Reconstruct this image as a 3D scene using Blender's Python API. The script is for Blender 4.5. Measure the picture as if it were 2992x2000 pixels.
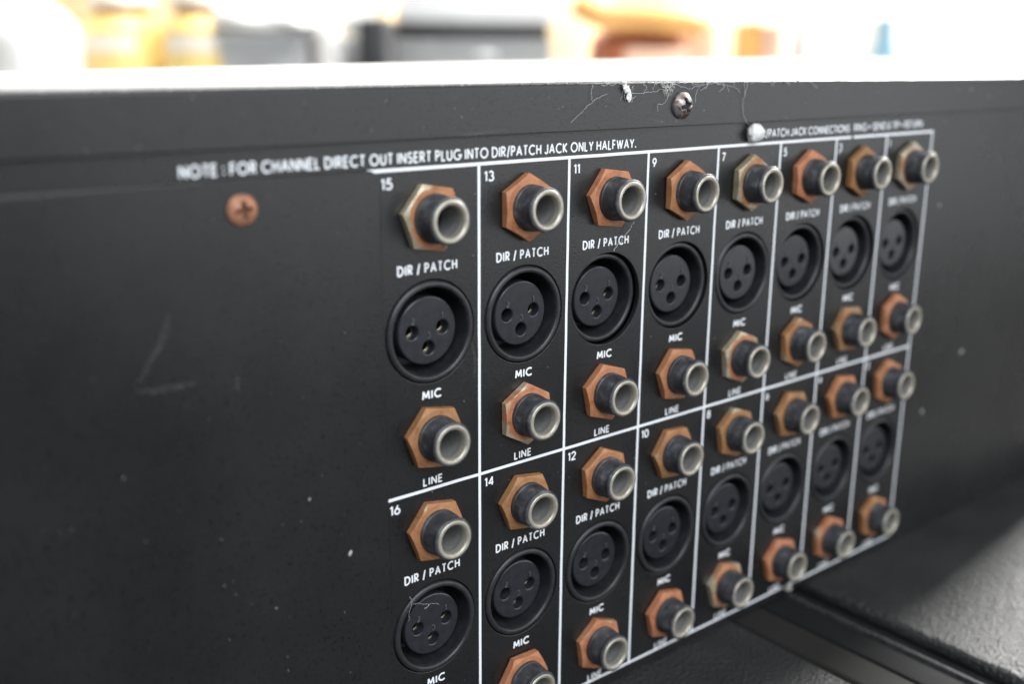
import bpy, bmesh, math, random
from mathutils import Vector, Matrix

random.seed(7)
scene = bpy.context.scene
for o in list(bpy.data.objects):
    bpy.data.objects.remove(o, do_unlink=True)
COL = scene.collection
K = 0.001          # all panel dimensions below are written in millimetres

# ------------------------------------------------------------------ camera
cd = bpy.data.cameras.new('camera')
cam = bpy.data.objects.new('camera', cd)
COL.objects.link(cam)
scene.camera = cam
cd.sensor_fit = 'HORIZONTAL'
cd.sensor_width = 36.0
cd.lens = 36.64
cd.clip_start = 0.01
cd.clip_end = 60.0
def rodr(r):
    v = Vector(r); t = v.length
    return Matrix.Rotation(t, 3, v.normalized())
_B = Matrix(((1, 0, 0), (0, 0, -1), (0, 1, 0)))
_R = rodr((0.2578, -0.6765, -0.0852)) @ _B          # world -> (right, down, forward)
_m = Matrix((_R[0], -_R[1], -_R[2])).transposed().to_4x4()
_m.translation = Vector((-126.67, -206.62, 25.23)) * K
cam.matrix_world = _m
cd.dof.use_dof = True
cd.dof.focus_distance = 0.284
cd.dof.aperture_fstop = 6.2

# ------------------------------------------------------------------ world, lamps, exposure
w = bpy.data.worlds.new('World'); scene.world = w
w.use_nodes = True
bgn = w.node_tree.nodes['Background']
bgn.inputs['Color'].default_value = (0.80, 0.90, 1.0, 1)
bgn.inputs['Strength'].default_value = 0.09

def area(name, loc, target, sx, sy, power, col):
    ld = bpy.data.lights.new(name, 'AREA'); ld.shape = 'RECTANGLE'
    ld.size = sx; ld.size_y = sy; ld.energy = power; ld.color = col
    lo = bpy.data.objects.new(name, ld); COL.objects.link(lo)
    lo.location = loc
    d = Vector(target) - Vector(loc)
    lo.rotation_euler = d.to_track_quat('-Z', 'Y').to_euler()
    return lo
# bright window behind and to the right of the console
area('window_light', (3.0, 0.42, 1.55), (0.4, 0.0, -0.1), 0.32, 0.32, 330.0, (1.0, 0.985, 0.96))
# wide window of the room in front and to the right
area('room_window_light', (1.46, -1.76, 0.28), (0.1, 0.0, 0.20), 2.25, 1.34, 22.5, (0.97, 0.985, 1.0))
# ceiling light above and in front
area('ceiling_light', (-0.16, -0.72, 0.50), (0.08, 0.0, -0.04), 0.9, 0.6, 13.5, (0.88, 0.94, 1.0))
# added lamp that brightens the table and wall at the back
area('back_fill_light', (0.95, 1.0, 2.1), (1.25, 1.5, 0.0), 1.8, 1.2, 165.0, (1.0, 0.98, 0.95))

scene.view_settings.view_transform = 'Standard'
scene.view_settings.look = 'None'
scene.view_settings.exposure = 0.0
scene.view_settings.gamma = 1.0
scene.view_settings.use_curve_mapping = False

# ------------------------------------------------------------------ helpers
def link(o, parent=None):
    COL.objects.link(o)
    if parent is not None: o.parent = parent
    return o
def mesh_obj(name, verts, faces, mat, parent=None, smooth=False, scale=K):
    me = bpy.data.meshes.new(name)
    me.from_pydata([(v[0]*scale, v[1]*scale, v[2]*scale) for v in verts], [], faces)
    me.update()
    if mat: me.materials.append(mat)
    if smooth:
        me.polygons.foreach_set('use_smooth', [True]*len(me.polygons))
    return link(bpy.data.objects.new(name, me), parent)
def bm_obj(name, bm, mat, parent=None, smooth=False, angle=None):
    me = bpy.data.meshes.new(name); bm.to_mesh(me); bm.free()
    if mat: me.materials.append(mat)
    if smooth or angle is not None:
        me.polygons.foreach_set('use_smooth', [True]*len(me.polygons))
        if angle is not None: me.set_sharp_from_angle(angle=math.radians(angle))
    return link(bpy.data.objects.new(name, me), parent)
def empty(name, loc=(0, 0, 0), parent=None):
    o = bpy.data.objects.new(name, None); o.location = loc
    o.empty_display_size = 0.02
    return link(o, parent)
def tag(o, label=None, cat=None, group=None, kind=None):
    if label: o['label'] = label
    if cat: o['category'] = cat
    if group: o['group'] = group
    if kind: o['kind'] = kind
    return o
def dup(o, parent=None, loc=None, rot=None):
    c = o.copy(); link(c); c.parent = parent
    if loc is not None: c.location = loc
    if rot is not None: c.rotation_euler = rot
    return c
def V(x, y, z): return (x*K, y*K, z*K)

def lathe_y(profile, seg=48, close=False):
    """profile of (radius, y); axis = Y; returns verts, faces"""
    vs, fs = [], []
    n = len(profile)
    for i in range(seg):
        a = 2*math.pi*i/seg
        for r, y in profile:
            vs.append((r*math.cos(a), y, r*math.sin(a)))
    for i in range(seg):
        j = (i+1) % seg
        for k in range(n-1):
            fs.append((i*n+k, i*n+k+1, j*n+k+1, j*n+k))
    return vs, fs
def add_box(bm, x0, x1, y0, y1, z0, z1, bevel=0.0, seg=2):
    r = bmesh.ops.create_cube(bm, size=1.0)
    vs = r['verts']
    for v in vs:
        v.co = Vector(((x0+x1)/2 + v.co.x*(x1-x0), (y0+y1)/2 + v.co.y*(y1-y0), (z0+z1)/2 + v.co.z*(z1-z0)))
    if bevel > 0:
        es = list({e for v in vs for e in v.link_edges})
        bmesh.ops.bevel(bm, geom=es, offset=bevel, segments=seg, affect='EDGES', profile=0.5)
def box_mm(name, b, mat, parent=None, bevel=0.0, seg=2):
    bm = bmesh.new()
    add_box(bm, *[v*K for v in b], bevel=bevel*K, seg=seg)
    return bm_obj(name, bm, mat, parent, angle=35)
def sheet(name, outline, holes, y_front, thick, mat, parent=None, bevel=0.0):
    """flat plate in the X-Z plane cut from a 2-D curve, front face at y_front"""
    cu = bpy.data.curves.new('tmp', 'CURVE'); cu.dimensions = '2D'; cu.fill_mode = 'BOTH'
    cu.extrude = thick*K/2 - bevel*K; cu.bevel_depth = bevel*K; cu.bevel_resolution = 1
    cu.offset = -bevel*K
    def spl(pts):
        s = cu.splines.new('POLY'); s.points.add(len(pts)-1); s.use_cyclic_u = True
        for p, q in zip(s.points, pts): p.co = (q[0]*K, q[1]*K, 0, 1)
    spl(outline)
    for h in holes: spl(h)
    to = bpy.data.objects.new('tmp', cu); COL.objects.link(to)
    dg = bpy.context.evaluated_depsgraph_get()
    me = bpy.data.meshes.new_from_object(to.evaluated_get(dg))
    bpy.data.objects.remove(to, do_unlink=True); bpy.data.curves.remove(cu)
    for v in me.vertices:
        x, y, z = v.co
        v.co = (x, -z + (y_front + thick/2)*K, y)
    me.name = name; me.materials.clear(); me.materials.append(mat)
    me.polygons.foreach_set('use_smooth', [False]*len(me.polygons))
    return link(bpy.data.objects.new(name, me), parent)
def circ(cx, cz, r, n=64):
    return [(cx + r*math.cos(2*math.pi*i/n), cz + r*math.sin(2*math.pi*i/n)) for i in range(n)]
def tube_pts(bm, pts, r, n=5, taper=True):
    """thin fibre through points (metres)"""
    rings = []
    m = len(pts)
    for i, p in enumerate(pts):
        t = (pts[min(i+1, m-1)] - pts[max(i-1, 0)])
        if t.length < 1e-9: t = Vector((0, 0, 1))
        t.normalize()
        a = t.orthogonal().normalized(); b = t.cross(a)
        rr = r*(0.35 if taper and i in (0, m-1) else 1.0)
        rings.append([bm.verts.new(p + (a*math.cos(2*math.pi*k/n) + b*math.sin(2*math.pi*k/n))*rr) for k in range(n)])
    for i in range(m-1):
        for k in range(n):
            bm.faces.new((rings[i][k], rings[i][(k+1) % n], rings[i+1][(k+1) % n], rings[i+1][k]))
    bm.faces.new(rings[0][::-1]); bm.faces.new(rings[-1])
def smooth_path(pts, n=6, jit=0.0):
    out = []
    P = [Vector(p) for p in pts]
    for i in range(len(P)-1):
        p0, p1, p2, p3 = P[max(i-1, 0)], P[i], P[i+1], P[min(i+2, len(P)-1)]
        for k in range(n):
            t = k/n
            q = 0.5*((2*p1) + (p2-p0)*t + (2*p0-5*p1+4*p2-p3)*t*t + (3*p1-p0-3*p2+p3)*t**3)
            if jit: q = q + Vector((random.gauss(0, jit), random.gauss(0, jit), random.gauss(0, jit)))
            out.append(q)
    out.append(P[-1])
    return out

# ------------------------------------------------------------------ materials
def new_mat(name):
    m = bpy.data.materials.new(name); m.use_nodes = True
    nt = m.node_tree
    return m, nt, nt.nodes['Principled BSDF']
def node(nt, t, **kw):
    n = nt.nodes.new(t)
    for k, v in kw.items(): setattr(n, k, v)
    return n
def ramp(nt, src, stops):
    r = node(nt, 'ShaderNodeValToRGB')
    while len(r.color_ramp.elements) < len(stops): r.color_ramp.elements.new(0.5)
    for e, (p, c) in zip(r.color_ramp.elements, stops):
        e.position = p; e.color = (c, c, c, 1) if isinstance(c, (int, float)) else (*c, 1)
    nt.links.new(src, r.inputs['Fac'])
    return r
def noise(nt, coord, scale, detail=3.0, rough=0.55):
    n = node(nt, 'ShaderNodeTexNoise')
    n.inputs['Scale'].default_value = scale; n.inputs['Detail'].default_value = detail
    n.inputs['Roughness'].default_value = rough
    nt.links.new(coord, n.inputs['Vector'])
    return n
def bump(nt, b, h, strength, dist):
    n = node(nt, 'ShaderNodeBump')
    n.inputs['Strength'].default_value = strength; n.inputs['Distance'].default_value = dist
    nt.links.new(h, n.inputs['Height']); nt.links.new(n.outputs['Normal'], b.inputs['Normal'])
    return n
def plain(name, col, rough=0.5, metal=0.0, var=0.12, nscale=60.0, bstr=0.0, bdist=0.0002, bscale=800.0, spec=0.5):
    m, nt, b = new_mat(name)
    tc = node(nt, 'ShaderNodeTexCoord')
    n1 = noise(nt, tc.outputs['Object'], nscale, 4.0)
    lo = tuple(c*(1-var) for c in col); hi = tuple(min(1, c*(1+var)) for c in col)
    r = ramp(nt, n1.outputs['Fac'], [(0.3, lo), (0.7, hi)])
    nt.links.new(r.outputs['Color'], b.inputs['Base Color'])
    b.inputs['Roughness'].default_value = rough; b.inputs['Metallic'].default_value = metal
    b.inputs['Specular IOR Level'].default_value = spec
    if bstr > 0:
        n2 = noise(nt, tc.outputs['Object'], bscale, 3.0)
        bump(nt, b, n2.outputs['Fac'], bstr, bdist)
    return m

def paint_mat(name, base=0.020, rough=0.44, bstr=0.55):
    """black textured powder paint: fine grain, small dark pits, dusty patches"""
    m, nt, b = new_mat(name)
    tc = node(nt, 'ShaderNodeTexCoord'); co = tc.outputs['Object']
    fine = noise(nt, co, 1900.0, 3.0, 0.65)
    mid = noise(nt, co, 1050.0, 1.5, 0.5)
    big = noise(nt, co, 22.0, 5.0, 0.6)
    pits = ramp(nt, mid.outputs['Fac'], [(0.31, 0.0), (0.41, 1.0)])
    dust = ramp(nt, big.outputs['Fac'], [(0.35, 0.0), (0.75, 1.0)])
    col = node(nt, 'ShaderNodeMix', data_type='RGBA')
    col.inputs['A'].default_value = (base*0.9, base*0.9, base*0.93, 1)
    col.inputs['B'].default_value = (base*1.5, base*1.5, base*1.5, 1)
    nt.links.new(dust.outputs['Color'], col.inputs['Factor'])
    col2 = node(nt, 'ShaderNodeMix', data_type='RGBA', blend_type='MULTIPLY')
    col2.inputs['Factor'].default_value = 0.65
    nt.links.new(col.outputs['Result'], col2.inputs['A'])
    nt.links.new(pits.outputs['Color'], col2.inputs['B'])
    nt.links.new(col2.outputs['Result'], b.inputs['Base Color'])
    rr = node(nt, 'ShaderNodeMapRange')
    rr.inputs['To Min'].default_value = rough-0.05; rr.inputs['To Max'].default_value = rough+0.08
    nt.links.new(big.outputs['Fac'], rr.inputs['Value'])
    nt.links.new(rr.outputs['Result'], b.inputs['Roughness'])
    b.inputs['Specular IOR Level'].default_value = 0.5
    add = node(nt, 'ShaderNodeMath', operation='ADD')
    mul = node(nt, 'ShaderNodeMath', operation='MULTIPLY'); mul.inputs[1].default_value = 0.12
    nt.links.new(pits.outputs['Color'], mul.inputs[0])
    nt.links.new(fine.outputs['Fac'], add.inputs[0]); nt.links.new(mul.outputs[0], add.inputs[1])
    bump(nt, b, add.outputs[0], bstr, 0.00010)
    return m
M = {}
M['panel'] = paint_mat('black_textured_paint', 0.0105, 0.26, 0.7)
M['plate'] = paint_mat('black_plate_paint', 0.0105, 0.27, 0.5)
M['hood'] = paint_mat('black_hood_paint', 0.012, 0.29, 0.45)
M['top'] = plain('glare_and_dust_top_paint', (0.42, 0.42, 0.41), 0.45, var=0.2, nscale=90, bstr=0.2, bscale=900)  # black paint coloured pale to carry its glare, with some dust

def print_mat():
    m, nt, b = new_mat('white_screen_print')
    tc = node(nt, 'ShaderNodeTexCoord')
    n1 = noise(nt, tc.outputs['Object'], 900.0, 4.0, 0.7)
    r = ramp(nt, n1.outputs['Fac'], [(0.20, (0.40, 0.41, 0.43)), (0.33, (0.80, 0.82, 0.84))])
    nt.links.new(r.outputs['Color'], b.inputs['Base Color'])
    b.inputs['Roughness'].default_value = 0.55
    bump(nt, b, n1.outputs['Fac'], 0.3, 0.0001)
    return m
M['print'] = print_mat()

def nut_mat():
    """copper-brown tarnished nut; the object colour's red channel says how much zinc plating is left"""
    m, nt, b = new_mat('tarnished_nut')
    tc = node(nt, 'ShaderNodeTexCoord'); oi = node(nt, 'ShaderNodeObjectInfo')
    off = node(nt, 'ShaderNodeVectorMath', operation='MULTIPLY_ADD')
    off.inputs[1].default_value = (1, 1, 1)
    rv = node(nt, 'ShaderNodeCombineXYZ')
    for i in range(3): nt.links.new(oi.outputs['Random'], rv.inputs[i])
    nt.links.new(tc.outputs['Object'], off.inputs[0]); nt.links.new(rv.outputs[0], off.inputs[2])
    co = off.outputs[0]
    n1 = noise(nt, co, 330.0, 6.0, 0.72)
    n2 = noise(nt, co, 160.0, 3.0, 0.6)
    n3 = noise(nt, co, 2600.0, 3.0, 0.6)
    rust = ramp(nt, n1.outputs['Fac'], [(0.24, (0.17, 0.062, 0.024)), (0.40, (0.35, 0.142, 0.058)), (0.56, (0.42, 0.185, 0.084)), (0.78, (0.48, 0.250, 0.132))])
    # radius from the axis (Y)
    sx = node(nt, 'ShaderNodeSeparateXYZ'); nt.links.new(tc.outputs['Object'], sx.inputs[0])
    cx = node(nt, 'ShaderNodeCombineXYZ')
    nt.links.new(sx.outputs['X'], cx.inputs['X']); nt.links.new(sx.outputs['Z'], cx.inputs['Z'])
    ln = node(nt, 'ShaderNodeVectorMath', operation='LENGTH'); nt.links.new(cx.outputs[0], ln.inputs[0])
    mr = node(nt, 'ShaderNodeMapRange')
    mr.inputs['From Min'].default_value = 0.0064; mr.inputs['From Max'].default_value = 0.0080
    mr.inputs['To Min'].default_value = 0.0; mr.inputs['To Max'].default_value = 0.4
    nt.links.new(ln.outputs['Value'], mr.inputs['Value'])
    sc = node(nt, 'ShaderNodeSeparateColor'); nt.links.new(oi.outputs['Color'], sc.inputs[0])
    a1 = node(nt, 'ShaderNodeMath', operation='MULTIPLY_ADD'); nt.links.new(mr.outputs['Result'], a1.inputs[2]); nt.links.new(n2.outputs['Fac'], a1.inputs[0]); a1.inputs[1].default_value = 1.5
    a2 = node(nt, 'ShaderNodeMath', operation='ADD'); nt.links.new(a1.outputs[0], a2.inputs[0]); nt.links.new(sc.outputs[0], a2.inputs[1])
    pl = ramp(nt, a2.outputs[0], [(0.0, 0.0), (1.0, 1.0)])
    mr2 = node(nt, 'ShaderNodeMapRange')
    mr2.inputs['From Min'].default_value = 1.38; mr2.inputs['From Max'].default_value = 1.54
    nt.links.new(a2.outputs[0], mr2.inputs['Value'])
    nt.nodes.remove(pl)
    zinc = ramp(nt, n1.outputs['Fac'], [(0.28, (0.26, 0.17, 0.08)), (0.42, (0.42, 0.33, 0.20)), (0.60, (0.52, 0.47, 0.37)), (0.8, (0.64, 0.61, 0.54))])
    mix = node(nt, 'ShaderNodeMix', data_type='RGBA')
    nt.links.new(mr2.outputs['Result'], mix.inputs['Factor'])
    nt.links.new(rust.outputs['Color'], mix.inputs['A']); nt.links.new(zinc.outputs['Color'], mix.inputs['B'])
    vr = node(nt, 'ShaderNodeMapRange'); vr.inputs['To Min'].default_value = 0.72; vr.inputs['To Max'].default_value = 1.12
    nt.links.new(oi.outputs['Random'], vr.inputs['Value'])
    hs = node(nt, 'ShaderNodeHueSaturation'); hr = node(nt, 'ShaderNodeMapRange')
    hr.inputs['To Min'].default_value = 0.515; hr.inputs['To Max'].default_value = 0.492
    nt.links.new(oi.outputs['Random'], hr.inputs['Value']); nt.links.new(hr.outputs['Result'], hs.inputs['Hue'])
    nt.links.new(vr.outputs['Result'], hs.inputs['Value']); nt.links.new(mix.outputs['Result'], hs.inputs['Color'])
    nt.links.new(hs.outputs['Color'], b.inputs['Base Color'])
    mm = node(nt, 'ShaderNodeMath', operation='MULTIPLY'); mm.inputs[1].default_value = 0.4
    nt.links.new(mr2.outputs['Result'], mm.inputs[0]); nt.links.new(mm.outputs[0], b.inputs['Metallic'])
    mr3 = node(nt, 'ShaderNodeMapRange'); mr3.inputs['To Min'].default_value = 0.60; mr3.inputs['To Max'].default_value = 0.36
    nt.links.new(mr2.outputs['Result'], mr3.inputs['Value']); nt.links.new(mr3.outputs['Result'], b.inputs['Roughness'])
    bump(nt, b, n3.outputs['Fac'], 0.25, 0.0001)
    return m
M['nut'] = nut_mat()

def bush_mat():
    m, nt, b = new_mat('worn_black_plastic')
    tc = node(nt, 'ShaderNodeTexCoord'); oi = node(nt, 'ShaderNodeObjectInfo')
    ad = node(nt, 'ShaderNodeVectorMath', operation='ADD')
    nt.links.new(tc.outputs['Object'], ad.inputs[0]); nt.links.new(oi.outputs['Random'], ad.inputs[1])
    n1 = noise(nt, ad.outputs[0], 260.0, 5.0, 0.65)
    n2 = noise(nt, ad.outputs[0], 1500.0, 3.0, 0.6)
    r = ramp(nt, n1.outputs['Fac'], [(0.30, (0.018, 0.018, 0.020)), (0.54, (0.055, 0.056, 0.061)), (0.72, (0.16, 0.16, 0.165))])
    sp = ramp(nt, n2.outputs['Fac'], [(0.68, 0.0), (0.76, 1.0)])
    mix = node(nt, 'ShaderNodeMix', data_type='RGBA')
    mix.inputs['B'].default_value = (0.22, 0.21, 0.20, 1)
    mu = node(nt, 'ShaderNodeMath', operation='MULTIPLY'); mu.inputs[1].default_value = 0.5
    nt.links.new(sp.outputs['Color'], mu.inputs[0]); nt.links.new(mu.outputs[0], mix.inputs['Factor'])
    nt.links.new(r.outputs['Color'], mix.inputs['A']); nt.links.new(mix.outputs['Result'], b.inputs['Base Color'])
    b.inputs['Roughness'].default_value = 0.5
    bump(nt, b, n2.outputs['Fac'], 0.25, 0.0001)
    return m
M['bush'] = bush_mat()
M['ferrule'] = plain('dull_nickel', (0.44, 0.405, 0.335), 0.44, 0.55, 0.18, 500, 0.15, 0.0001, 2200)
M['bore'] = plain('dark_nickel_bore', (0.27, 0.265, 0.255), 0.5, 0.5, 0.2, 400)
M['shell'] = plain('moulded_black_plastic', (0.0185, 0.019, 0.0215), 0.40, 0, 0.35, 300, 0.25, 0.0001, 1800)
M['insert'] = plain('black_insert_plastic', (0.0165, 0.0175, 0.0215), 0.28, 0, 0.3, 350, 0.22, 0.0001, 1600)
M['numeral'] = plain('pale_moulding', (0.055, 0.057, 0.062), 0.5, 0, 0.8, 900)  # raised numerals in a paler grey than the insert
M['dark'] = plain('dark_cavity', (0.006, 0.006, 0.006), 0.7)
M['gold'] = plain('brass_contact', (0.92, 0.78, 0.55), 0.22, 1.0, 0.1, 600)
M['screw_rust'] = plain('rusty_screw', (0.40, 0.185, 0.105), 0.6, 0.15, 0.3, 420, 0.3, 0.0001, 2000)
def screw_mat():
    m, nt, b = new_mat('worn_nickel_screw')
    tc = node(nt, 'ShaderNodeTexCoord')
    n1 = noise(nt, tc.outputs['Object'], 330.0, 4.0, 0.6)
    r = ramp(nt, n1.outputs['Fac'], [(0.32, (0.06, 0.035, 0.028)), (0.42, (0.20, 0.11, 0.07)), (0.48, (0.28, 0.275, 0.285)), (0.8, (0.36, 0.36, 0.38))])
    nt.links.new(r.outputs['Color'], b.inputs['Base Color'])
    b.inputs['Metallic'].default_value = 0.7; b.inputs['Roughness'].default_value = 0.42
    bump(nt, b, n1.outputs['Fac'], 0.2, 0.0002)
    return m
M['screw'] = screw_mat()
M['rust_recess'] = plain('dark_rust_recess', (0.10, 0.035, 0.018), 0.7)
M['blackhole'] = plain('dark_recess', (0.018, 0.012, 0.010), 0.7)  # darker colour for the cross recess faces
M['lint'] = plain('pale_lint', (0.72, 0.71, 0.67), 0.9, 0, 0.1, 500)
M['fibre'] = plain('grey_fibre', (0.52, 0.53, 0.53), 0.85, 0, 0.1, 500)
M['wax'] = plain('milky_glue', (0.74, 0.73, 0.72), 0.35, 0, 0.12, 500, 0.3, 0.0003, 900)
M['wax'].node_tree.nodes['Principled BSDF'].inputs['Subsurface Weight'].default_value = 0.4
M['wax'].node_tree.nodes['Principled BSDF'].inputs['Subsurface Radius'].default_value = (0.002, 0.002, 0.002)
M['crumb'] = plain('pale_crumb', (0.36, 0.34, 0.30), 0.8, 0, 0.2, 500)
def scuff_mat():
    m, nt, b = new_mat('faint_scuff')
    tc = node(nt, 'ShaderNodeTexCoord')
    n1 = noise(nt, tc.outputs['Object'], 900.0, 4.0, 0.7)
    r = ramp(nt, n1.outputs['Fac'], [(0.38, 0.0), (0.75, 0.10)])
    nt.links.new(r.outputs['Color'], b.inputs['Alpha'])
    b.inputs['Base Color'].default_value = (0.45, 0.45, 0.46, 1); b.inputs['Roughness'].default_value = 0.7
    return m
M['scuff'] = scuff_mat()
def vinyl_mat():
    m, nt, b = new_mat('black_grained_vinyl')
    tc = node(nt, 'ShaderNodeTexCoord'); co = tc.outputs['Object']
    vo = node(nt, 'ShaderNodeTexVoronoi'); vo.inputs['Scale'].default_value = 780.0
    nt.links.new(co, vo.inputs['Vector'])
    n1 = noise(nt, co, 700.0, 5.0, 0.6); n2 = noise(nt, co, 30.0, 4.0, 0.6)
    r = ramp(nt, n2.outputs['Fac'], [(0.3, (0.016, 0.016, 0.016)), (0.75, (0.032, 0.032, 0.031))])
    nt.links.new(r.outputs['Color'], b.inputs['Base Color'])
    b.inputs['Roughness'].default_value = 0.48
    b.inputs['Specular IOR Level'].default_value = 0.45
    ad = node(nt, 'ShaderNodeMath', operation='ADD')
    nt.links.new(vo.outputs['Distance'], ad.inputs[0]); nt.links.new(n1.outputs['Fac'], ad.inputs[1])
    bump(nt, b, ad.outputs[0], 1.0, 0.0006)
    return m
M['vinyl'] = vinyl_mat()
M['rubber'] = plain('olive_grey_rubber', (0.017, 0.0165, 0.014), 0.85, 0, 0.15, 40, 0.3, 0.0003, 400, 0.25)
M['trim'] = plain('black_trim', (0.010, 0.010, 0.010), 0.85, 0, 0.2, 60, 0.3, 0.0003, 300, 0.2)
M['lip'] = plain('worn_trim_lip', (0.034, 0.034, 0.034), 0.75, 0, 0.9, 700, 0.6, 0.0004, 900, 0.3)
M['wood'] = plain('brown_wood', (0.33, 0.17, 0.07), 0.5, 0, 0.25, 40)

# ------------------------------------------------------------------ the setting
FLOOR = -520.0
flo = box_mm('floor', (-6000, 9000, -5000, 9000, FLOOR-40, FLOOR), plain('grey_floor', (0.012, 0.0115, 0.011), 0.6, 0, 0.1, 3.0))
tag(flo, kind='structure')
FW = Vector((0.629, 0.777, 0)); RT = Vector((0.777, -0.629, 0)); CP = Vector((-0.12667, -0.20662, 0))
YAW = math.atan2(RT.y, RT.x)
def bt(s, d, z=0.0):
    """point s to the right and d beyond the camera along its level heading (metres)"""
    p = CP + RT*s + FW*d
    return Vector((p.x, p.y, z))
wbm = bmesh.new(); add_box(wbm, -4.0, 4.0, 0, 0.1, FLOOR*K, 2.6)
wall = bm_obj('wall', wbm, plain('white_wall_paint', (0.82, 0.80, 0.76), 0.7, 0, 0.04, 2.0))
wall.location = bt(0, 3.4); wall.rotation_euler = (0, 0, YAW)
tag(wall, kind='structure')

# ------------------------------------------------------------------ road case under the console
case = empty('road_case', V(0, 0, FLOOR))
tag(case, 'black vinyl road case with ribbed seam, lying under the mixing console', 'case')
def case_box(name, b, mat, bevel=0.6, seg=3):
    o = box_mm(name, b, mat, case, bevel, seg); o.location = V(0, 0, -FLOOR); return o
case_box('case_body', (-600, 410, -150, 420, FLOOR, -173), M['vinyl'], 3)
case_box('lid_panel', (186.5, 410, -150, 420, -173, -166.5), M['vinyl'], 2.6, 4)
case_box('lid_panel', (-600, 142, -150, 420, -173, -166.5), M['vinyl'], 1.6, 4)
case_box('rubber_strip', (144.2, 159.6, -150, 420, -173, -167.4), M['rubber'], 1.8, 4)
case_box('seam_trim', (161.2, 173.7, -150, 420, -173, -168.2), M['trim'], 0.8)
case_box('trim_lip', (173.8, 175.6, -150, 420, -173, -167.0), M['lip'], 0.5)
case_box('channel_floor', (175.7, 186.4, -150, 420, -173, -171.6), M['trim'], 0.3)

# ------------------------------------------------------------------ mixing console
con = empty('mixing_console', V(0, 0, -166.5))
tag(con, 'black metal mixing console seen from its rear jack panel', 'mixing console')
OFF = V(0, 0, 166.5)
def part(o, parent=con):
    o.parent = parent
    if parent is con: o.location = OFF
    return o
XR = 488.0; XL = -420.0
ROW = [0.0, -81.7]                      # second row of channels sits 81.7 mm lower
ZX, ZP, ZL = -40.4, -11.8, -67.8        # mic socket, patch jack, line jack
COLX = [15 + 30*i for i in range(8)]
holes = [circ(x, ZX + dz, 13.25, 72) for dz in ROW for x in COLX]
panel = part(sheet('rear_panel', [(XL, -166.4), (XR, -166.4), (XR, 16.0), (XL, 16.0)], holes, 0.0, 1.6, M['panel'], bevel=0.18))
# body behind the panel
bb = bmesh.new()
prof = [(1.8, -166.4), (1.8, 15.5), (148, 18), (560, -120), (560, -166.4)]
vs = [[bb.verts.new(V(x, y, z)) for y, z in prof] for x in (XL+2, XR-2)]
n = len(prof)
for k in range(n): bb.faces.new((vs[0][k], vs[0][(k+1) % n], vs[1][(k+1) % n], vs[1][k]))
bb.faces.new(vs[0][::-1]); bb.faces.new(vs[1])
bmesh.ops.recalc_face_normals(bb, faces=bb.faces)
# the body must not fill the socket holes: cut a shallow bay by starting it 14 mm behind
for v in bb.verts:
    if v.co.y < 0.01: v.co.y = 0.020
part(bm_obj('chassis', bb, M['dark']))

# folded top hood: front strip with rounded top edge, then the top sheet running back
def top_z(x, y):
    far = 20.6 + (x+41)/(487+41)*6.0
    c = 1.2*math.sin(math.pi*max(0, min(1, (x+41)/528)))
    far = far + c
    return 19.4 + (far-19.4)*(max(0.0, y)/150.0)
xs = [XL + (XR-XL)*i/60 for i in range(61)]
rad = 1.3
fprof = [(0.02, 6.75), (-1.25, 6.75), (-1.3, 6.95)]
fprof += [(-1.3, 7.10), (-1.3, 7.35), (-1.3, 12.0), (-1.3, 17.8), (-1.3, 18.0)]
for k in range(9):
    a = math.pi/2*k/8
    fprof.append((-1.3 + rad - rad*math.cos(a), 19.4 - rad + rad*math.sin(a)))
vs, fs = [], []
for x in xs:
    for y, z in fprof:
        vs.append((x, y, z + (0.05*math.sin(x*0.021) if z > 12 else 0.05*math.sin(x*0.034))))
m_ = len(fprof)
for i in range(len(xs)-1):
    for k in range(m_-1):
        fs.append((i*m_+k, (i+1)*m_+k, (i+1)*m_+k+1, i*m_+k+1))
hood = part(mesh_obj('hood_front', vs, fs, M['hood']))
hood.data.polygons.foreach_set('use_smooth', [True]*len(hood.data.polygons))
hood.data.set_sharp_from_angle(angle=math.radians(40))
vs, fs = [], []
ys = [0.4, 10, 30, 60, 90, 120, 144, 148, 150, 150.6, 150.6]
for x in xs:
    for j, y in enumerate(ys):
        z = top_z(x, y) + 0.05*math.sin(x*0.021)
        if j == 8: z -= 0.5
        if j == 9: z -= 1.6
        if j == 10: z -= 12
        vs.append((x, y, z))
m_ = len(ys)
for i in range(len(xs)-1):
    for k in range(m_-1):
        fs.append((i*m_+k, (i+1)*m_+k, (i+1)*m_+k+1, i*m_+k+1))
top = part(mesh_obj('top_sheet', vs, fs, M['top'], smooth=True))
tag(top, 'dusty top sheet, coloured pale for the glare on its black paint')
bm = bmesh.new()
cp = [(-2, -166.4), (-2, 20.2), (150, 28.2), (162, 27.0), (170, -166.4)]
cv = [[bm.verts.new(V(x, y, z)) for y, z in cp] for x in (XR + 0.1, XR + 14)]
for k in range(5): bm.faces.new((cv[0][k], cv[0][(k+1) % 5], cv[1][(k+1) % 5], cv[1][k]))
bm.faces.new(cv[0][::-1]); bm.faces.new(cv[1])
bmesh.ops.recalc_face_normals(bm, faces=bm.faces)
bmesh.ops.bevel(bm, geom=bm.edges[:], offset=0.001, segments=2, affect='EDGES')
ck = bm_obj('end_cheek', bm, M['wood'], None, angle=40)
part(ck); tag(ck, 'brown wooden end cheek')

# blank plate on the left
pl_out = [(XL+30, -160.0), (0.8, -160.0)]
for k in range(9):
    a = math.pi/2*k/8
    pl_out.append((0.8 - 3.2 + 3.2*math.cos(a), 0.35 - 3.2 + 3.2*math.sin(a)))
pl_out.append((XL+30, 0.35))
plate = part(sheet('blank_plate', pl_out, [], -1.15, 1.1, M['plate'], bevel=0.28))

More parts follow.
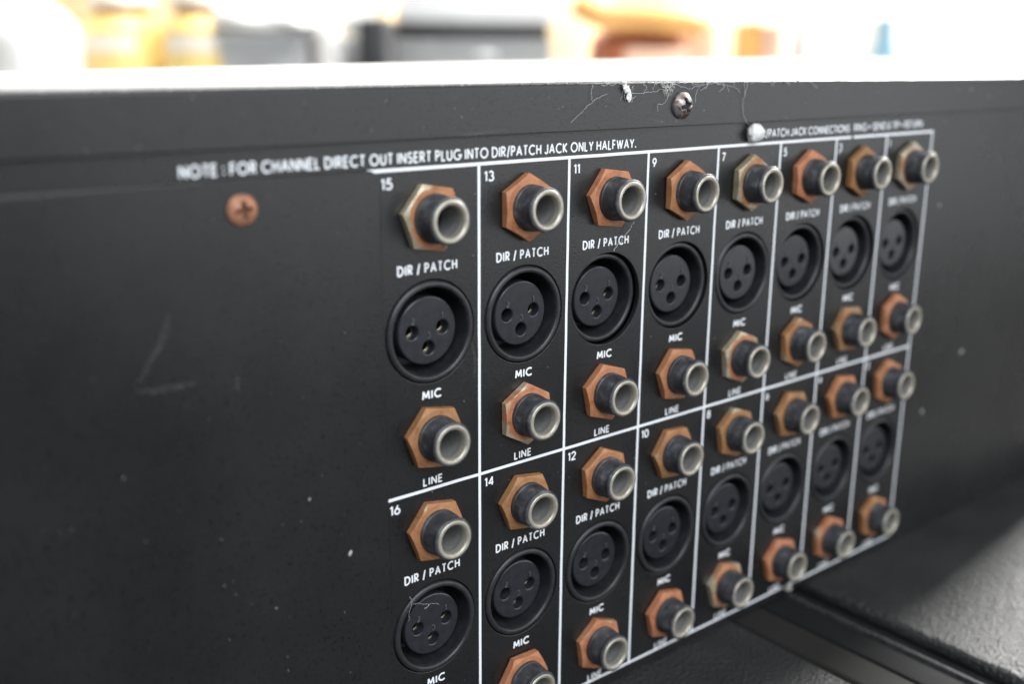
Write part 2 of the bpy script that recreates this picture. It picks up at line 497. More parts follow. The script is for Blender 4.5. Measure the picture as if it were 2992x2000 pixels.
# ---- screen print ---------------------------------------------------------
def arc(cx, cy, rx, ry, a0, a1, n=12):
    return [(cx + rx*math.cos(math.radians(a0 + (a1-a0)*i/n)), cy + ry*math.sin(math.radians(a0 + (a1-a0)*i/n))) for i in range(n+1)]
G = {
 'A': (.74, [[(0, 0), (.37, 1), (.74, 0)], [(.14, .33), (.60, .33)]]),
 'C': (.84, [arc(.5, .5, .5, .5, 48, 312, 20)]),
 'D': (.72, [[(0, 0), (0, 1)] + arc(.22, .5, .50, .5, 90, -90, 14) + [(0, 0)]]),
 'E': (.46, [[(.46, 1), (0, 1), (0, 0), (.46, 0)], [(0, .52), (.42, .52)]]),
 'F': (.44, [[(.44, 1), (0, 1), (0, 0)], [(0, .52), (.40, .52)]]),
 'G': (.92, [arc(.5, .5, .5, .5, 48, 352, 22) + [(.60, .45)]]),
 'H': (.62, [[(0, 0), (0, 1)], [(.62, 0), (.62, 1)], [(0, .52), (.62, .52)]]),
 'I': (.0, [[(0, 0), (0, 1)]]),
 'J': (.40, [[(.40, 1), (.40, .25)] + arc(.20, .22, .20, .22, 0, -170, 9)]),
 'K': (.58, [[(0, 0), (0, 1)], [(.55, 1), (.05, .5), (.58, 0)]]),
 'L': (.42, [[(0, 1), (0, 0), (.42, 0)]]),
 'M': (.84, [[(0, 0), (.09, 1), (.42, .22), (.75, 1), (.84, 0)]]),
 'N': (.66, [[(0, 0), (0, 1), (.66, 0), (.66, 1)]]),
 'O': (1.0, [arc(.5, .5, .5, .5, 0, 360, 26)]),
 'P': (.48, [[(0, 0), (0, 1), (.22, 1)] + arc(.22, .74, .26, .26, 85, -85, 9) + [(0, .48)]]),
 'R': (.52, [[(0, 0), (0, 1), (.22, 1)] + arc(.22, .74, .26, .26, 85, -85, 9) + [(0, .48)], [(.20, .48), (.52, 0)]]),
 'S': (.50, [arc(.25, .75, .23, .25, 30, 240, 10) + arc(.25, .25, .25, .25, 70, -150, 10)]),
 'T': (.54, [[(0, 1), (.54, 1)], [(.27, 1), (.27, 0)]]),
 'U': (.60, [[(0, 1), (0, .3)] + arc(.30, .30, .30, .30, 180, 360, 12) + [(.60, 1)]]),
 'W': (1.0, [[(0, 1), (.25, 0), (.5, .95), (.75, 0), (1.0, 1)]]),
 'Y': (.62, [[(0, 1), (.31, .45), (.62, 1)], [(.31, .45), (.31, 0)]]),
 '0': (.56, [arc(.28, .5, .28, .5, 0, 360, 22)]),
 '1': (.20, [[(0, .82), (.20, 1), (.20, 0)]]),
 '2': (.54, [arc(.26, .72, .26, .28, 170, -35, 10) + [(0, 0), (.54, 0)]]),
 '3': (.52, [arc(.25, .75, .22, .25, 150, -75, 9), arc(.25, .27, .27, .27, 88, -155, 11)]),
 '4': (.60, [[(.46, 0), (.46, 1), (0, .28), (.60, .28)]]),
 '5': (.52, [[(.48, 1), (.16, 1), (.07, .56)] + arc(.24, .32, .28, .32, 110, -150, 11)]),
 '6': (.54, [arc(.27, .30, .27, .30, 0, 360, 16), [(.03, .40), (.36, 1)]]),
 '7': (.52, [[(0, 1), (.52, 1), (.14, 0)]]),
 '8': (.52, [arc(.26, .76, .21, .24, 0, 360, 14), arc(.26, .27, .26, .27, 0, 360, 16)]),
 '9': (.54, [arc(.27, .70, .27, .30, 0, 360, 16), [(.51, .60), (.18, 0)]]),
 '/': (.30, [[(0, -.14), (.30, 1.10)]]),
 ':': (.06, [[(.03, .06), (.03, .22)], [(.03, .60), (.03, .76)]]),
 '.': (.08, [[(.04, -.02), (.04, .16)]]),
 '=': (.50, [[(0, .36), (.50, .36)], [(0, .64), (.50, .64)]]),
 '&': (.66, [[(.66, 0), (.16, .66)] + arc(.30, .78, .17, .20, 200, -30, 9) + arc(.25, .25, .25, .25, 110, 300, 10) + [(.64, .44)]]),
 ' ': (.05, []),
}
def ribbon(pts, wd):
    closed = (Vector(pts[0]) - Vector(pts[-1])).length < 1e-6
    if closed: pts = pts[:-1]
    n = len(pts); P = [Vector(p) for p in pts]; L, Rr = [], []
    for i in range(n):
        if closed: a, b = P[i-1], P[(i+1) % n]
        else: a, b = P[max(i-1, 0)], P[min(i+1, n-1)]
        d1 = (P[i]-a) if (P[i]-a).length > 1e-9 else (b-P[i])
        d2 = (b-P[i]) if (b-P[i]).length > 1e-9 else d1
        d1 = d1.normalized(); d2 = d2.normalized()
        n1 = Vector((-d1.y, d1.x)); n2 = Vector((-d2.y, d2.x))
        mm = n1 + n2
        if mm.length < 0.2: mm = n1
        mm.normalize()
        k = wd/2/max(0.72, mm.dot(n1))
        L.append(P[i] + mm*k); Rr.append(P[i] - mm*k)
    return L, Rr, closed
def lettering(text, x0, z0, width, cap, stroke, parent=panel, y=-0.05, name='lettering', mat=None, gap=.30):
    eff = width - stroke; h = cap - stroke; g = stroke + gap
    tot = sum(G[ch][0] for ch in text); sx = (eff - g*(len(text)-1))/max(tot, 0.01)
    if sx <= 0: sx = 1.0
    pen, items = 0.0, []
    for ch in text:
        wdt, st = G[ch]
        items.append((pen, st)); pen += wdt*sx + g
    def split(pts, wd):
        P = [Vector(p) for p in pts]; runs = [[P[0]]]
        for i in range(1, len(P)-1):
            d1 = (P[i]-P[i-1]).normalized(); d2 = (P[i+1]-P[i]).normalized()
            runs[-1].append(P[i])
            if d1.dot(d2) < 0.55:
                e = wd*0.5 if d1.dot(d2) > -0.35 else wd*0.12
                runs[-1][-1] = P[i] + d1*e
                runs.append([P[i] - d2*e])
        runs[-1].append(P[-1])
        return [[(p.x, p.y) for p in r] for r in runs]
    vs, fs = [], []; lay = 0
    for ox, st in items:
        for s in st:
            pts = [(x0 + stroke/2 + ox + px_*sx, z0 + stroke/2 + pz_*h) for px_, pz_ in s]
            for run in split(pts, stroke):
                L, Rr, closed = ribbon(run, stroke)
                b = len(vs); n = len(L); yy = y - 0.005*(lay % 5); lay += 1
                for a_, c_ in zip(L, Rr):
                    vs.append((a_.x, yy, a_.y)); vs.append((c_.x, yy, c_.y))
                for i in range(n if closed else n-1):
                    j = (i+1) % n
                    fs.append((b+2*i, b+2*i+1, b+2*j+1, b+2*j))
    o = mesh_obj(name, vs, fs, mat or M['print'], parent)
    return o
# ruled lines
def rule(x0, x1, z0, z1, y=-0.045, wob=0.05):
    n = max(2, int(max(abs(x1-x0), abs(z1-z0))/6))
    vs, fs = [], []
    hor = abs(x1-x0) > abs(z1-z0)
    for i in range(n+1):
        t = i/n
        e = random.gauss(0, wob*0.4)
        if hor:
            x = x0 + (x1-x0)*t; vs += [(x, y, z0+e), (x, y, z1+e)]
        else:
            z = z0 + (z1-z0)*t; vs += [(x0+e, y, z), (x1+e, y, z)]
    for i in range(n):
        fs.append((2*i, 2*i+2, 2*i+3, 2*i+1) if hor else (2*i, 2*i+1, 2*i+3, 2*i+2))
    return mesh_obj('ruled_line', vs, fs, M['print'], panel)
LW = 0.84
rule(-2.0, 188.2, -LW/2, LW/2); rule(189.6, 240 + LW/2, -LW/2, LW/2)
rule(-1.0, 240, -82.1-LW/2, -82.1+LW/2, -0.052)
rule(-2.0, 240 + LW/2, -162.8-LW/2, -162.8+LW/2, -0.045)
for i in range(1, 9):
    rule(30*i-LW/2, 30*i+LW/2, -162.8, 0, -0.060)
for i in range(8):
    for r_ in range(2):
        dz = ROW[r_]; cx = COLX[i]
        num = 15 - 2*i + r_
        s_ = str(num)
        wn = 3.2 if len(s_) == 2 else 1.75
        if s_ == '1': wn = 0.9
        if s_ == '11': wn = 2.2
        lettering(s_, cx - 15 + 1.6, -4.55 + dz - (0.2 if r_ else 0), wn, 2.75, .46, gap=.28)
        lettering('DIR / PATCH', cx - 9.5, -25.45 + dz, 17.7, 2.62, .47, gap=.30)
        lettering('MIC', cx - 3.0, -57.85 + dz, 6.0, 2.5, .50, gap=.36)
        lettering('LINE', cx - 3.15, -81.05 + dz + (0.35 if r_ else 0), 6.1, 2.35, .44, gap=.34)
lettering('NOTE : FOR CHANNEL DIRECT OUT INSERT PLUG INTO DIR/PATCH JACK ONLY HALFWAY.', -45.8, 1.25, 130.7, 2.7, .43, gap=.28)
lettering('DIR/PATCH JACK CONNECTIONS', 137.2, 1.75, 49.6, 2.6, .40, gap=.28)
lettering('RING = SEND & TIP = RETURN.', 189.4, 1.85, 43.6, 2.6, .40, gap=.28)

# ---- microphone sockets ------------------------------------------------------
shell_prof = [(13.0, 3.5), (13.0, 0.15), (12.92, -0.22), (12.70, -0.45), (12.35, -0.60), (11.95, -0.64), (11.60, -0.56), (11.36, -0.32), (11.22, 0.05), (11.10, 0.8), (11.0, 3.0), (10.9, 11.0), (6.0, 11.2)]
sv, sf = lathe_y(shell_prof, 64)
me_shell = mesh_obj('microphone_socket', sv, [f[::-1] for f in sf], M['shell'], con, smooth=True)
me_shell.data.set_sharp_from_angle(angle=math.radians(50))
# insert with three contact holes (front face at local y = 0)
HP = [(-4.55, 0.1), (4.6, 0.35), (0.3, -4.45)]
ins = sheet('insert', circ(0, 0, 8.75, 64), [circ(x, z, 1.72, 28) for x, z in HP], 0.0, 8.0, M['insert'], me_shell, bevel=0.42)
ins.data.polygons.foreach_set('use_smooth', [True]*len(ins.data.polygons))
ins.data.set_sharp_from_angle(angle=math.radians(28))
ins.location = V(0, 1.55, 0)
subs = [ins]
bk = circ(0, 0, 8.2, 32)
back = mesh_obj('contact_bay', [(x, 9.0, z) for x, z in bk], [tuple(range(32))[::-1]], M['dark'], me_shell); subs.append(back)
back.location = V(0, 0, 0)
for k, (hx, hz) in enumerate(HP):
    bm = bmesh.new()
    nseg = 14; a0, a1 = math.radians(-85), math.radians(35)
    ring = []
    for i in range(nseg+1):
        a = a0 + (a1-a0)*i/nseg
        ring.append([bm.verts.new(V(rr*math.cos(a), yy, rr*math.sin(a))) for rr, yy in ((1.36, 0.0), (1.66, 0.0), (1.66, 0.6), (1.36, 0.6))])
    for i in range(nseg):
        for q in range(4):
            bm.faces.new((ring[i][q], ring[i][(q+1) % 4], ring[i+1][(q+1) % 4], ring[i+1][q]))
    bmesh.ops.recalc_face_normals(bm, faces=bm.faces)
    c = bm_obj('contact', bm, M['gold'], me_shell, angle=40); c.location = V(hx, 4.3, hz); subs.append(c)
for ch, (dx, dz) in (('2', (-5.0, 2.15)), ('3', (-0.3, -2.0)), ('1', (4.1, 2.6))):
    t = lettering(ch, dx, dz, 1.15 if ch != '1' else .55, 1.7, .26, me_shell, y=-0.05, name='moulded_numeral', mat=M['numeral'])
    for v in t.data.vertices: pass
    bm = bmesh.new(); bm.from_mesh(t.data)
    r = bmesh.ops.extrude_face_region(bm, geom=bm.faces[:])
    for v in [g for g in r['geom'] if isinstance(g, bmesh.types.BMVert)]: v.co.y -= 0.16*K
    bmesh.ops.recalc_face_normals(bm, faces=bm.faces)
    bm.to_mesh(t.data); bm.free()
    t.location = V(0, 1.55, 0); subs.append(t)
DEPTH = {15: 0.0, 13: 0.1, 11: 2.3, 9: 1.5, 7: 0.35, 5: 1.3, 3: 1.8, 1: 1.2,
         16: 0.0, 14: 0.3, 12: 0.0, 10: 0.0, 8: 0.1, 6: 0.3, 4: 0.2, 2: 0.6}
first = True
for r_ in range(2):
    for i in range(8):
        num = 15 - 2*i + r_
        loc = Vector(V(COLX[i], DEPTH[num], ZX + ROW[r_])) + Vector(OFF)
        tilt = (math.radians(random.uniform(-1.0, 1.0)), 0, math.radians(random.uniform(-1.0, 1.0)))
        if first:
            me_shell.location = loc; first = False
        else:
            s = dup(me_shell, con, loc, tilt)
            for q in subs:
                if q.name.startswith('contact') and q is not back and random.random() < 0.35: continue
                dup(q, s)

# ---- quarter-inch jacks --------------------------------------------------------
bush_prof = [(6.02, 0.0), (6.02, -2.9), (5.98, -3.35), (5.78, -3.5), (5.78, -3.85), (5.94, -4.0), (5.84, -4.9), (5.60, -6.6), (5.42, -7.75), (5.44, -7.85), (5.70, -8.05), (5.78, -8.42), (5.70, -8.85), (5.48, -9.06), (5.18, -9.08)]
bp2 = []
for (ra, ya), (rb, yb) in zip(bush_prof, bush_prof[1:]):
    bp2.append((ra, ya))
    if abs(ya-yb) > 0.7 and ya <= -3.9:
        nth = int(abs(ya-yb)/0.28)
        for q in range(1, nth*2):
            t_ = q/(nth*2)
            bp2.append((ra + (rb-ra)*t_ - (0.055 if q % 2 else 0.0), ya + (yb-ya)*t_))
bp2.append(bush_prof[-1])
bv, bf = lathe_y(bp2, 48)
jack = mesh_obj('phone_jack', bv, [f[::-1] for f in bf], M['bush'], con, smooth=True)
jack.data.set_sharp_from_angle(angle=math.radians(45))
ferr_prof = [(5.20, -8.6), (5.18, -9.12), (5.06, -9.30), (4.86, -9.37), (4.40, -9.35), (4.10, -9.20), (3.88, -8.92), (3.77, -8.45), (3.72, -7.4)]
fv, ff = lathe_y(ferr_prof, 48)
fer = mesh_obj('ferrule', fv, [f[::-1] for f in ff], M['ferrule'], jack, smooth=True)
bore_prof = [(3.72, -7.4), (3.68, 2.0), (3.68, 9.0), (0.01, 9.0)]
ov, of = lathe_y(bore_prof, 32)
bore = mesh_obj('bore', ov, [f[::-1] for f in of], M['bore'], jack, smooth=True)
bore.data.set_sharp_from_angle(angle=math.radians(45))
# hex nut
AP, NT = 7.66, 2.45
ang = sorted(set([round(a, 4) for k in range(6) for a in [60*k + d for d in (0, 6, 14, 22, 30, 38, 46, 54)]]))
vs, fs = [], []
for a in ang:
    t = math.radians(a)
    loc_a = math.radians((a % 60) - 30)
    rh = AP/math.cos(loc_a)          # corners at multiples of 60 deg from Z
    s, c = math.sin(t), math.cos(t)
    yc = -NT + max(0.0, rh-7.45)*0.42
    for rr, yy in ((6.04, -1.2), (6.04, -NT), (min(rh-0.12, 7.45), -NT), (rh, yc + 0.04), (rh, -0.25), (rh-0.25, -0.01)):
        vs.append((-rr*s, yy, rr*c))
m_ = 6; nn = len(ang)
for i in range(nn):
    j = (i+1) % nn
    for k in range(m_-1):
        fs.append((i*m_+k, i*m_+k+1, j*m_+k+1, j*m_+k))
nut = mesh_obj('hex_nut', vs, fs, M['nut'], jack)
nb = bmesh.new(); nb.from_mesh(nut.data); bmesh.ops.recalc_face_normals(nb, faces=nb.faces); nb.to_mesh(nut.data); nb.free()
nut.data.polygons.foreach_set('use_smooth', [True]*len(nut.data.polygons))
nut.data.set_sharp_from_angle(angle=math.radians(17))
# rotation of each nut (degrees) and remaining plating
NUTS = {('P', 15): (20, .36), ('P', 13): (0, .0), ('P', 11): (22, .06), ('P', 9): (2, .0), ('P', 7): (0, .50), ('P', 5): (5, .0), ('P', 3): (1, .0), ('P', 1): (-3, .52),
        ('L', 15): (20, .0), ('L', 13): (1, .30), ('L', 11): (12, .0), ('L', 9): (20, .0), ('L', 7): (8, .46), ('L', 5): (5, .12), ('L', 3): (24, .24), ('L', 1): (2, .10),
        ('P', 16): (20, .0), ('P', 14): (22, .0), ('P', 12): (7, .0), ('P', 10): (25, .14), ('P', 8): (10, .24), ('P', 6): (20, .05), ('P', 4): (22, .0), ('P', 2): (6, .0),
        ('L', 16): (12, .0), ('L', 14): (28, .0), ('L', 12): (8, .05), ('L', 10): (15, .0), ('L', 8): (14, .48), ('L', 6): (14, .1), ('L', 4): (6, .22), ('L', 2): (6, .05)}
first = True
for r_ in range(2):
    for kind, zz in (('P', ZP), ('L', ZL)):
        for i in range(8):
            num = 15 - 2*i + r_
            loc = Vector(V(COLX[i] + random.uniform(-.15, .15), 0, zz + ROW[r_] + random.uniform(-.12, .12))) + Vector(OFF)
            rot = (math.radians(random.uniform(-1.0, 1.0)), math.radians(random.uniform(0, 360)), math.radians(random.uniform(-1.0, 1.0)))
            a, plt = NUTS[(kind, num)]
            if first:
                J = jack; N = nut; first = False
                J.location = loc
            else:
                J = dup(jack, con, loc, (math.radians(random.uniform(-1.6, 1.6)), 0, math.radians(random.uniform(-1.6, 1.6)))); dup(fer, J); dup(bore, J); N = dup(nut, J)
            N.rotation_euler = (0, -math.radians(a), 0)
            N.color = (plt, 0, 0, 1)

# ---- screws -----------------------------------------------------------------------
def screw(name, mat, rad_, height, rot, recess):
    bm = bmesh.new()
    seg, rings = 40, 9
    R0 = (rad_*rad_ + height*height)/(2*height)
    grid = []
    def cross(x, z):
        ca, sa = math.cos(rot), math.sin(rot)
        u, v = ca*x + sa*z, -sa*x + ca*z
        w_, l_ = 0.46, rad_*0.56
        d = min(max(abs(u)-l_, abs(v)-w_), max(abs(v)-l_, abs(u)-w_))
        d = min(d, math.hypot(u, v) - 1.0)
        return d
    N_ = 46
    for i in range(N_+1):
        row = []
        for j in range(N_+1):
            a, b = (i/N_*2-1), (j/N_*2-1)
            # square to disc
            x = a*math.sqrt(1 - b*b/2)*rad_; z = b*math.sqrt(1 - a*a/2)*rad_
            r2 = x*x + z*z
            h = math.sqrt(max(0, R0*R0 - r2)) - (R0-height) + 0.55
            d = cross(x, z)
            h -= 1.5*max(0.0, min(1.0, 0.5 - d/0.28))*max(0.0, 1 - math.sqrt(r2)/(rad_*0.75))**0.35
            row.append(bm.verts.new(V(x, -max(h, 0.02), z)))
        grid.append(row)
    for i in range(N_):
        for j in range(N_):
            fc = bm.faces.new((grid[i][j], grid[i+1][j], grid[i+1][j+1], grid[i][j+1]))
            cc_ = (grid[i][j].co + grid[i+1][j+1].co)/2/K
            if cross(cc_.x, cc_.z) < 0.02: fc.material_index = 1
    border = [grid[i][0] for i in range(N_)] + [grid[N_][j] for j in range(N_)] + [grid[i][N_] for i in range(N_, 0, -1)] + [grid[0][j] for j in range(N_, 0, -1)]
    low = [bm.verts.new((v.co.x*1.0, 0.3*K, v.co.z*1.0)) for v in border]
    for i in range(len(border)):
        j = (i+1) % len(border)
        bm.faces.new((border[i], low[i], low[j], border[j]))
    bmesh.ops.recalc_face_normals(bm, faces=bm.faces)
    o = bm_obj(name, bm, mat, None, angle=50); o.data.materials.append(recess); return o
s1 = screw('screw', M['screw_rust'], 3.35, 1.5, math.radians(6), M['rust_recess'])
part(s1); s1.location = Vector(OFF) + Vector(V(-33.4, -1.2, -5.9)); tag(s1, 'rusty brown cross-head screw on the blank plate')
s2 = screw('screw', M['screw'], 3.75, 2.1, math.radians(16), M['blackhole'])
part(s2); s2.location = Vector(OFF) + Vector(V(101.2, -1.35, 12.5)); tag(s2, 'worn shiny cross-head screw on the hood')

# ---- glue blob on the print ----------------------------------------------------------
bm = bmesh.new()
bmesh.ops.create_icosphere(bm, subdivisions=4, radius=1.0)
from mathutils import noise as mnoise
for v in bm.verts:
    d = 1 + 0.20*mnoise.noise(v.co*1.6 + Vector((3, 1, 5))) + 0.09*mnoise.noise(v.co*4.5)
    v.co = Vector((v.co.x*3.1, v.co.y*2.1, v.co.z*3.0))*d*K
blob = bm_obj('glue_blob', bm, M['wax'], None, smooth=True)
part(blob); blob.location = Vector(OFF) + Vector(V(134.9, -1.5, 3.5)); tag(blob, 'milky white blob of glue over the lettering')
for (x, y, z, r) in ((170.9, -8.0, -156.6, 1.25),):
    bm = bmesh.new(); bmesh.ops.create_icosphere(bm, subdivisions=3, radius=1.0)
    for v in bm.verts:
        v.co = v.co*r*(1 + 0.35*mnoise.noise(v.co*1.9 + Vector((x, 0, 1))))*K
        v.co.x *= 1.35
    g = bm_obj('dirt_crumb', bm, M['crumb'], None, smooth=True); part(g)
    g.location = Vector(OFF) + Vector(V(x, y + 6.2, z - 6.0)); g['label'] = 'pale crumb of dirt on the bottom ruled line'

# ---- scuffs on the paint -------------------------------------------------------------
def scuff(pts, wd, y):
    L, Rr, _ = ribbon([tuple(p) for p in pts], wd)
    nP = len(L); vs = []
    for i in range(nP):
        c = (L[i] + Rr[i])/2; f_ = 0.25 + 0.75*math.sin(math.pi*min(1, (i+0.35)/(nP-0.3)))
        a, b = c + (L[i]-c)*f_, c + (Rr[i]-c)*f_
        vs += [(a.x, y, a.y), (b.x, y, b.y)]
    o = mesh_obj('scuff_mark', vs, [(2*i, 2*i+1, 2*i+3, 2*i+2) for i in range(nP-1)], M['scuff'])
    part(o); return o
def spline2(pts, n=6):
    return [(p.x, p.z) for p in smooth_path([(a, 0, b) for a, b in pts], n)]
scuff(spline2([(-58.9, -41.1), (-53.6, -41.5), (-45.9, -41.6)]), 1.7, -1.18)
scuff(spline2([(-36.6, -41.6), (-36.8, -43), (-36.8, -45.0)]), 1.0, -1.18)
scuff(spline2([(-50.8, -25.8), (-52.7, -31.5), (-58.8, -40.2)]), 1.5, -1.18)
scuff(spline2([(23.1, 7.3), (30, 7.6), (37.8, 8.1)]), .8, -1.34)
scuff(spline2([(88.1, 9.3), (91.3, 8.5), (96.4, 7.4)]), .55, -1.34)
scuff(spline2([(23.7, 16.9), (21.1, 15.8)]), .6, -1.34)
scuff(spline2([(27, -44), (28.6, -50), (28.0, -56)]), .8, -0.06)

# ------------------------------------------------------------------ lint, cobweb and dust on the console
def fibres(name, paths, r, mat, jit=0.00012, n=7):
    bm = bmesh.new()
    for p in paths: tube_pts(bm, smooth_path(p, n, jit), r, 4)
    return bm_obj(name, bm, mat)
yt = -1.75
T = [[(61.9, 19.9), (68.8, 18.9), (73.9, 19.3), (76.8, 18.6)], [(66.1, 18.8), (65.7, 16.3), (66.1, 14.4)],
     [(71.1, 16.3), (66.1, 14.4), (62.1, 11.7), (58.5, 9.1)], [(79.6, 16.2), (85.3, 16.3), (90.1, 16.7), (91.9, 17.2)],
     [(94.4, 17.5), (94.2, 14.2), (92.5, 13.0), (90.9, 13.2), (90.8, 11.2)], [(96.7, 18.7), (100.4, 17.7), (103.7, 16.9)],
     [(103.6, 16.9), (105.9, 17.7), (110.4, 18.2), (114.9, 18.5), (120.0, 17.8), (124.5, 16.8), (126.2, 15.6)],
     [(128.2, 19.0), (128.0, 14.3), (127.9, 11.2), (129.4, 7.6), (132.2, 5.5)], [(107.8, 17.9), (106.4, 15.7), (106.2, 13.2)],
     [(129.8, 19.2), (128.3, 15.1)], [(120.2, 17.8), (120.4, 16.0)], [(112.0, 19.4), (111.0, 17.9), (108.5, 16.6)],
     [(96, 19.3), (101, 18.8), (106, 19.4), (112, 18.9), (119, 19.3), (126, 18.9), (131, 19.3)],
     [(70, 19.2), (78, 19.0), (86, 19.3), (93, 18.9)], [(133, 19.3), (140, 18.7), (146, 19.1), (150, 17.6)],
     [(159, 19.3), (162, 17.4), (164, 16.8)]]
paths = []
for t in T:
    paths.append([V(x, yt - random.uniform(0, .35), z) for x, z in t])
for k in range(26):                      # stray short hairs along the top fold
    x = random.choice([random.uniform(62, 150), random.uniform(88, 132)])
    z = 19.2 + random.uniform(-.6, .2)
    a = random.uniform(0, 6.28); l = random.uniform(.8, 3.2)
    paths.append([V(x, yt, z), V(x + l*.5*math.cos(a), yt - random.uniform(0, .8), z - abs(l*.5*math.sin(a))), V(x + l*math.cos(a + .6), yt - random.uniform(0, .6), z - abs(l*math.sin(a + .4)))])
web = fibres('cobweb', paths, 0.000042, M['fibre'])
tag(web, 'grey cobweb threads hanging from the hood edge around the shiny screw', 'cobweb')

def lint(cx, cz, sx, sz, seed, label, flake=True):
    rnd = random.Random(seed)
    bm = bmesh.new()
    if flake:
        for k in range(7):
            m2 = bmesh.new(); bmesh.ops.create_icosphere(m2, subdivisions=2, radius=1.0)
            t = k/6
            c = Vector((cx + sx*(t-.5)*1.1 + rnd.gauss(0, .15), -1.9 + rnd.uniform(-.4, .1), cz - sz*(t-.5)*1.2 + rnd.gauss(0, .15)))
            s = Vector((rnd.uniform(.5, 1.1), rnd.uniform(.2, .4), rnd.uniform(.5, 1.1)))
            off = Vector((rnd.uniform(0, 9), rnd.uniform(0, 9), 0))
            vmap = {}
            for v in m2.verts:
                d = 1 + .55*mnoise.noise(v.co*2.2 + off)
                vmap[v.index] = bm.verts.new((c + Vector((v.co.x*s.x, v.co.y*s.y, v.co.z*s.z))*d)*K)
            for f in m2.faces: bm.faces.new([vmap[v.index] for v in f.verts])
            m2.free()
    for k in range(46):
        p = Vector((cx + rnd.gauss(0, sx*.5), -1.9 + rnd.uniform(-.5, .2), cz + rnd.gauss(0, sz*.42)))
        pts = [p*K]
        dv = Vector((rnd.gauss(0, 1), rnd.gauss(0, .3), rnd.gauss(0, 1))).normalized()
        for q in range(4):
            dv = (dv + Vector((rnd.gauss(0, .7), rnd.gauss(0, .2), rnd.gauss(0, .7)))).normalized()
            p = p + dv*rnd.uniform(.25, .7); p.y = min(p.y, -1.45); pts.append(p*K)
        tube_pts(bm, pts, 0.000030, 4)
    o = bm_obj('lint_clump', bm, M['lint']); tag(o, label, 'lint', 'lint caught on the hood edge'); return o
lint(78.6, 17.2, 2.0, 3.0, 3, 'solid white tuft of lint on the hood edge, farther from the shiny screw')
lint(94.2, 17.6, 2.6, 2.2, 5, 'tangled wispy lint on the hood edge just beside the shiny screw', False)

h1 = fibres('hair', [[V(83.6, -1.6, -19.0), V(81.4, -1.3, -21.7), V(79.4, -.9, -23.7), V(76.8, -.5, -26.9)]], 0.00009, M['fibre'])
tag(h1, 'pale hair hanging from the patch jack of channel 11', 'hair')
h2 = fibres('hair', [[V(6.5, -.9, -109.9), V(7.0, -.9, -111.8), V(6.2, -.9, -114.5), V(6.1, -.8, -117.2)],
                     [V(7.0, -.9, -112.1), V(10.6, -.2, -113.9), V(13.6, .8, -115.6), V(12.4, 1.2, -116.5), V(14.5, 1.0, -115.7), V(17.3, 1.3, -117.0)]], 0.000032, M['fibre'])
tag(h2, 'thin curled hair across the microphone socket of channel 16', 'hair')

# loose dust specks: one object
bm = bmesh.new()
def speck(x, y, z, r, el=1.0):
    res = bmesh.ops.create_icosphere(bm, subdivisions=1, radius=1.0)
    a = random.uniform(0, 3.14)
    for v in res['verts']:
        px_, pz_ = v.co.x*r*el, v.co.z*r
        v.co = Vector(((x + px_*math.cos(a) - pz_*math.sin(a))*K, (y + v.co.y*min(r, .12)*.6)*K, (z + px_*math.sin(a) + pz_*math.cos(a))*K))
for k in range(150):
    x = random.uniform(2, 240); z = random.uniform(-160, 5)
    near = any((x-cx)**2 + (z-ZX-dz)**2 < 14.2**2 for cx in COLX for dz in ROW)
    if near: continue
    speck(x, -0.08, z, random.uniform(.05, .13), random.uniform(1, 2))
for k in range(70): speck(random.uniform(-80, -1), -1.2, random.uniform(-150, -1), random.uniform(.05, .12), random.uniform(1, 2))
for k in range(70): speck(random.uniform(-80, 330), -1.36, random.uniform(7.5, 18), random.uniform(.05, .14), random.uniform(1, 2))
for k in range(260): speck(random.uniform(-80, 330), -1.0, 18.95 + random.uniform(-.5, .35), random.uniform(.08, .30), random.uniform(1, 2.4))
for x, z, r in ((-10.7, -92.1, .55), (255.3, -112.4, .75), (281.5, -91.7, .85), (250.7, -28.1, .5), (262, 15, .6), (276, 12, .55), (284, 13.5, .4), (182, -5, .5), (-21, -75, .28), (-31, -100, .2)):
    speck(x, -1.25 if x < 0 or z > 5 else -.1, z, r, 1.7)
dust = bm_obj('dust', bm, plain('grey_dust', (0.34, 0.34, 0.34), 0.9, 0, 0.5, 150))
tag(dust, 'pale dust specks scattered over the console', 'dust', kind='stuff')

# ------------------------------------------------------------------ things on the table behind
TT = -0.06      # table top height
tb = empty('back_table', bt(0, 2.25, FLOOR*K)); tb.rotation_euler = (0, 0, YAW)
tag(tb, 'long white table standing behind the console', 'table')
def tpart(name, b, mat, bevel=0.003):
    m2 = bmesh.new(); add_box(m2, *b, bevel=bevel); o = bm_obj(name, m2, mat, tb, angle=35); return o
mw = plain('white_laminate', (0.80, 0.79, 0.77), 0.5, 0, 0.03, 8)
H = TT - FLOOR*K
tpart('table_top', (-1.5, 1.15, -0.42, 0.42, H-0.035, H), mw)
for sx in (-1.42, 1.07):
    for sy in (-0.36, 0.36): tpart('leg', (sx-.025, sx+.025, sy-.025, sy+.025, 0, H-0.035), mw)
def bplace(o, s, d, rz=0.0, z=TT):
    o.location = bt(s, d, z); o.rotation_euler = (0, 0, YAW + math.radians(rz)); return o
def rbox(name, b, mat, parent=None, bevel=0.006, seg=3):
    m2 = bmesh.new(); add_box(m2, *b, bevel=bevel, seg=seg); return bm_obj(name, m2, mat, parent, angle=40)
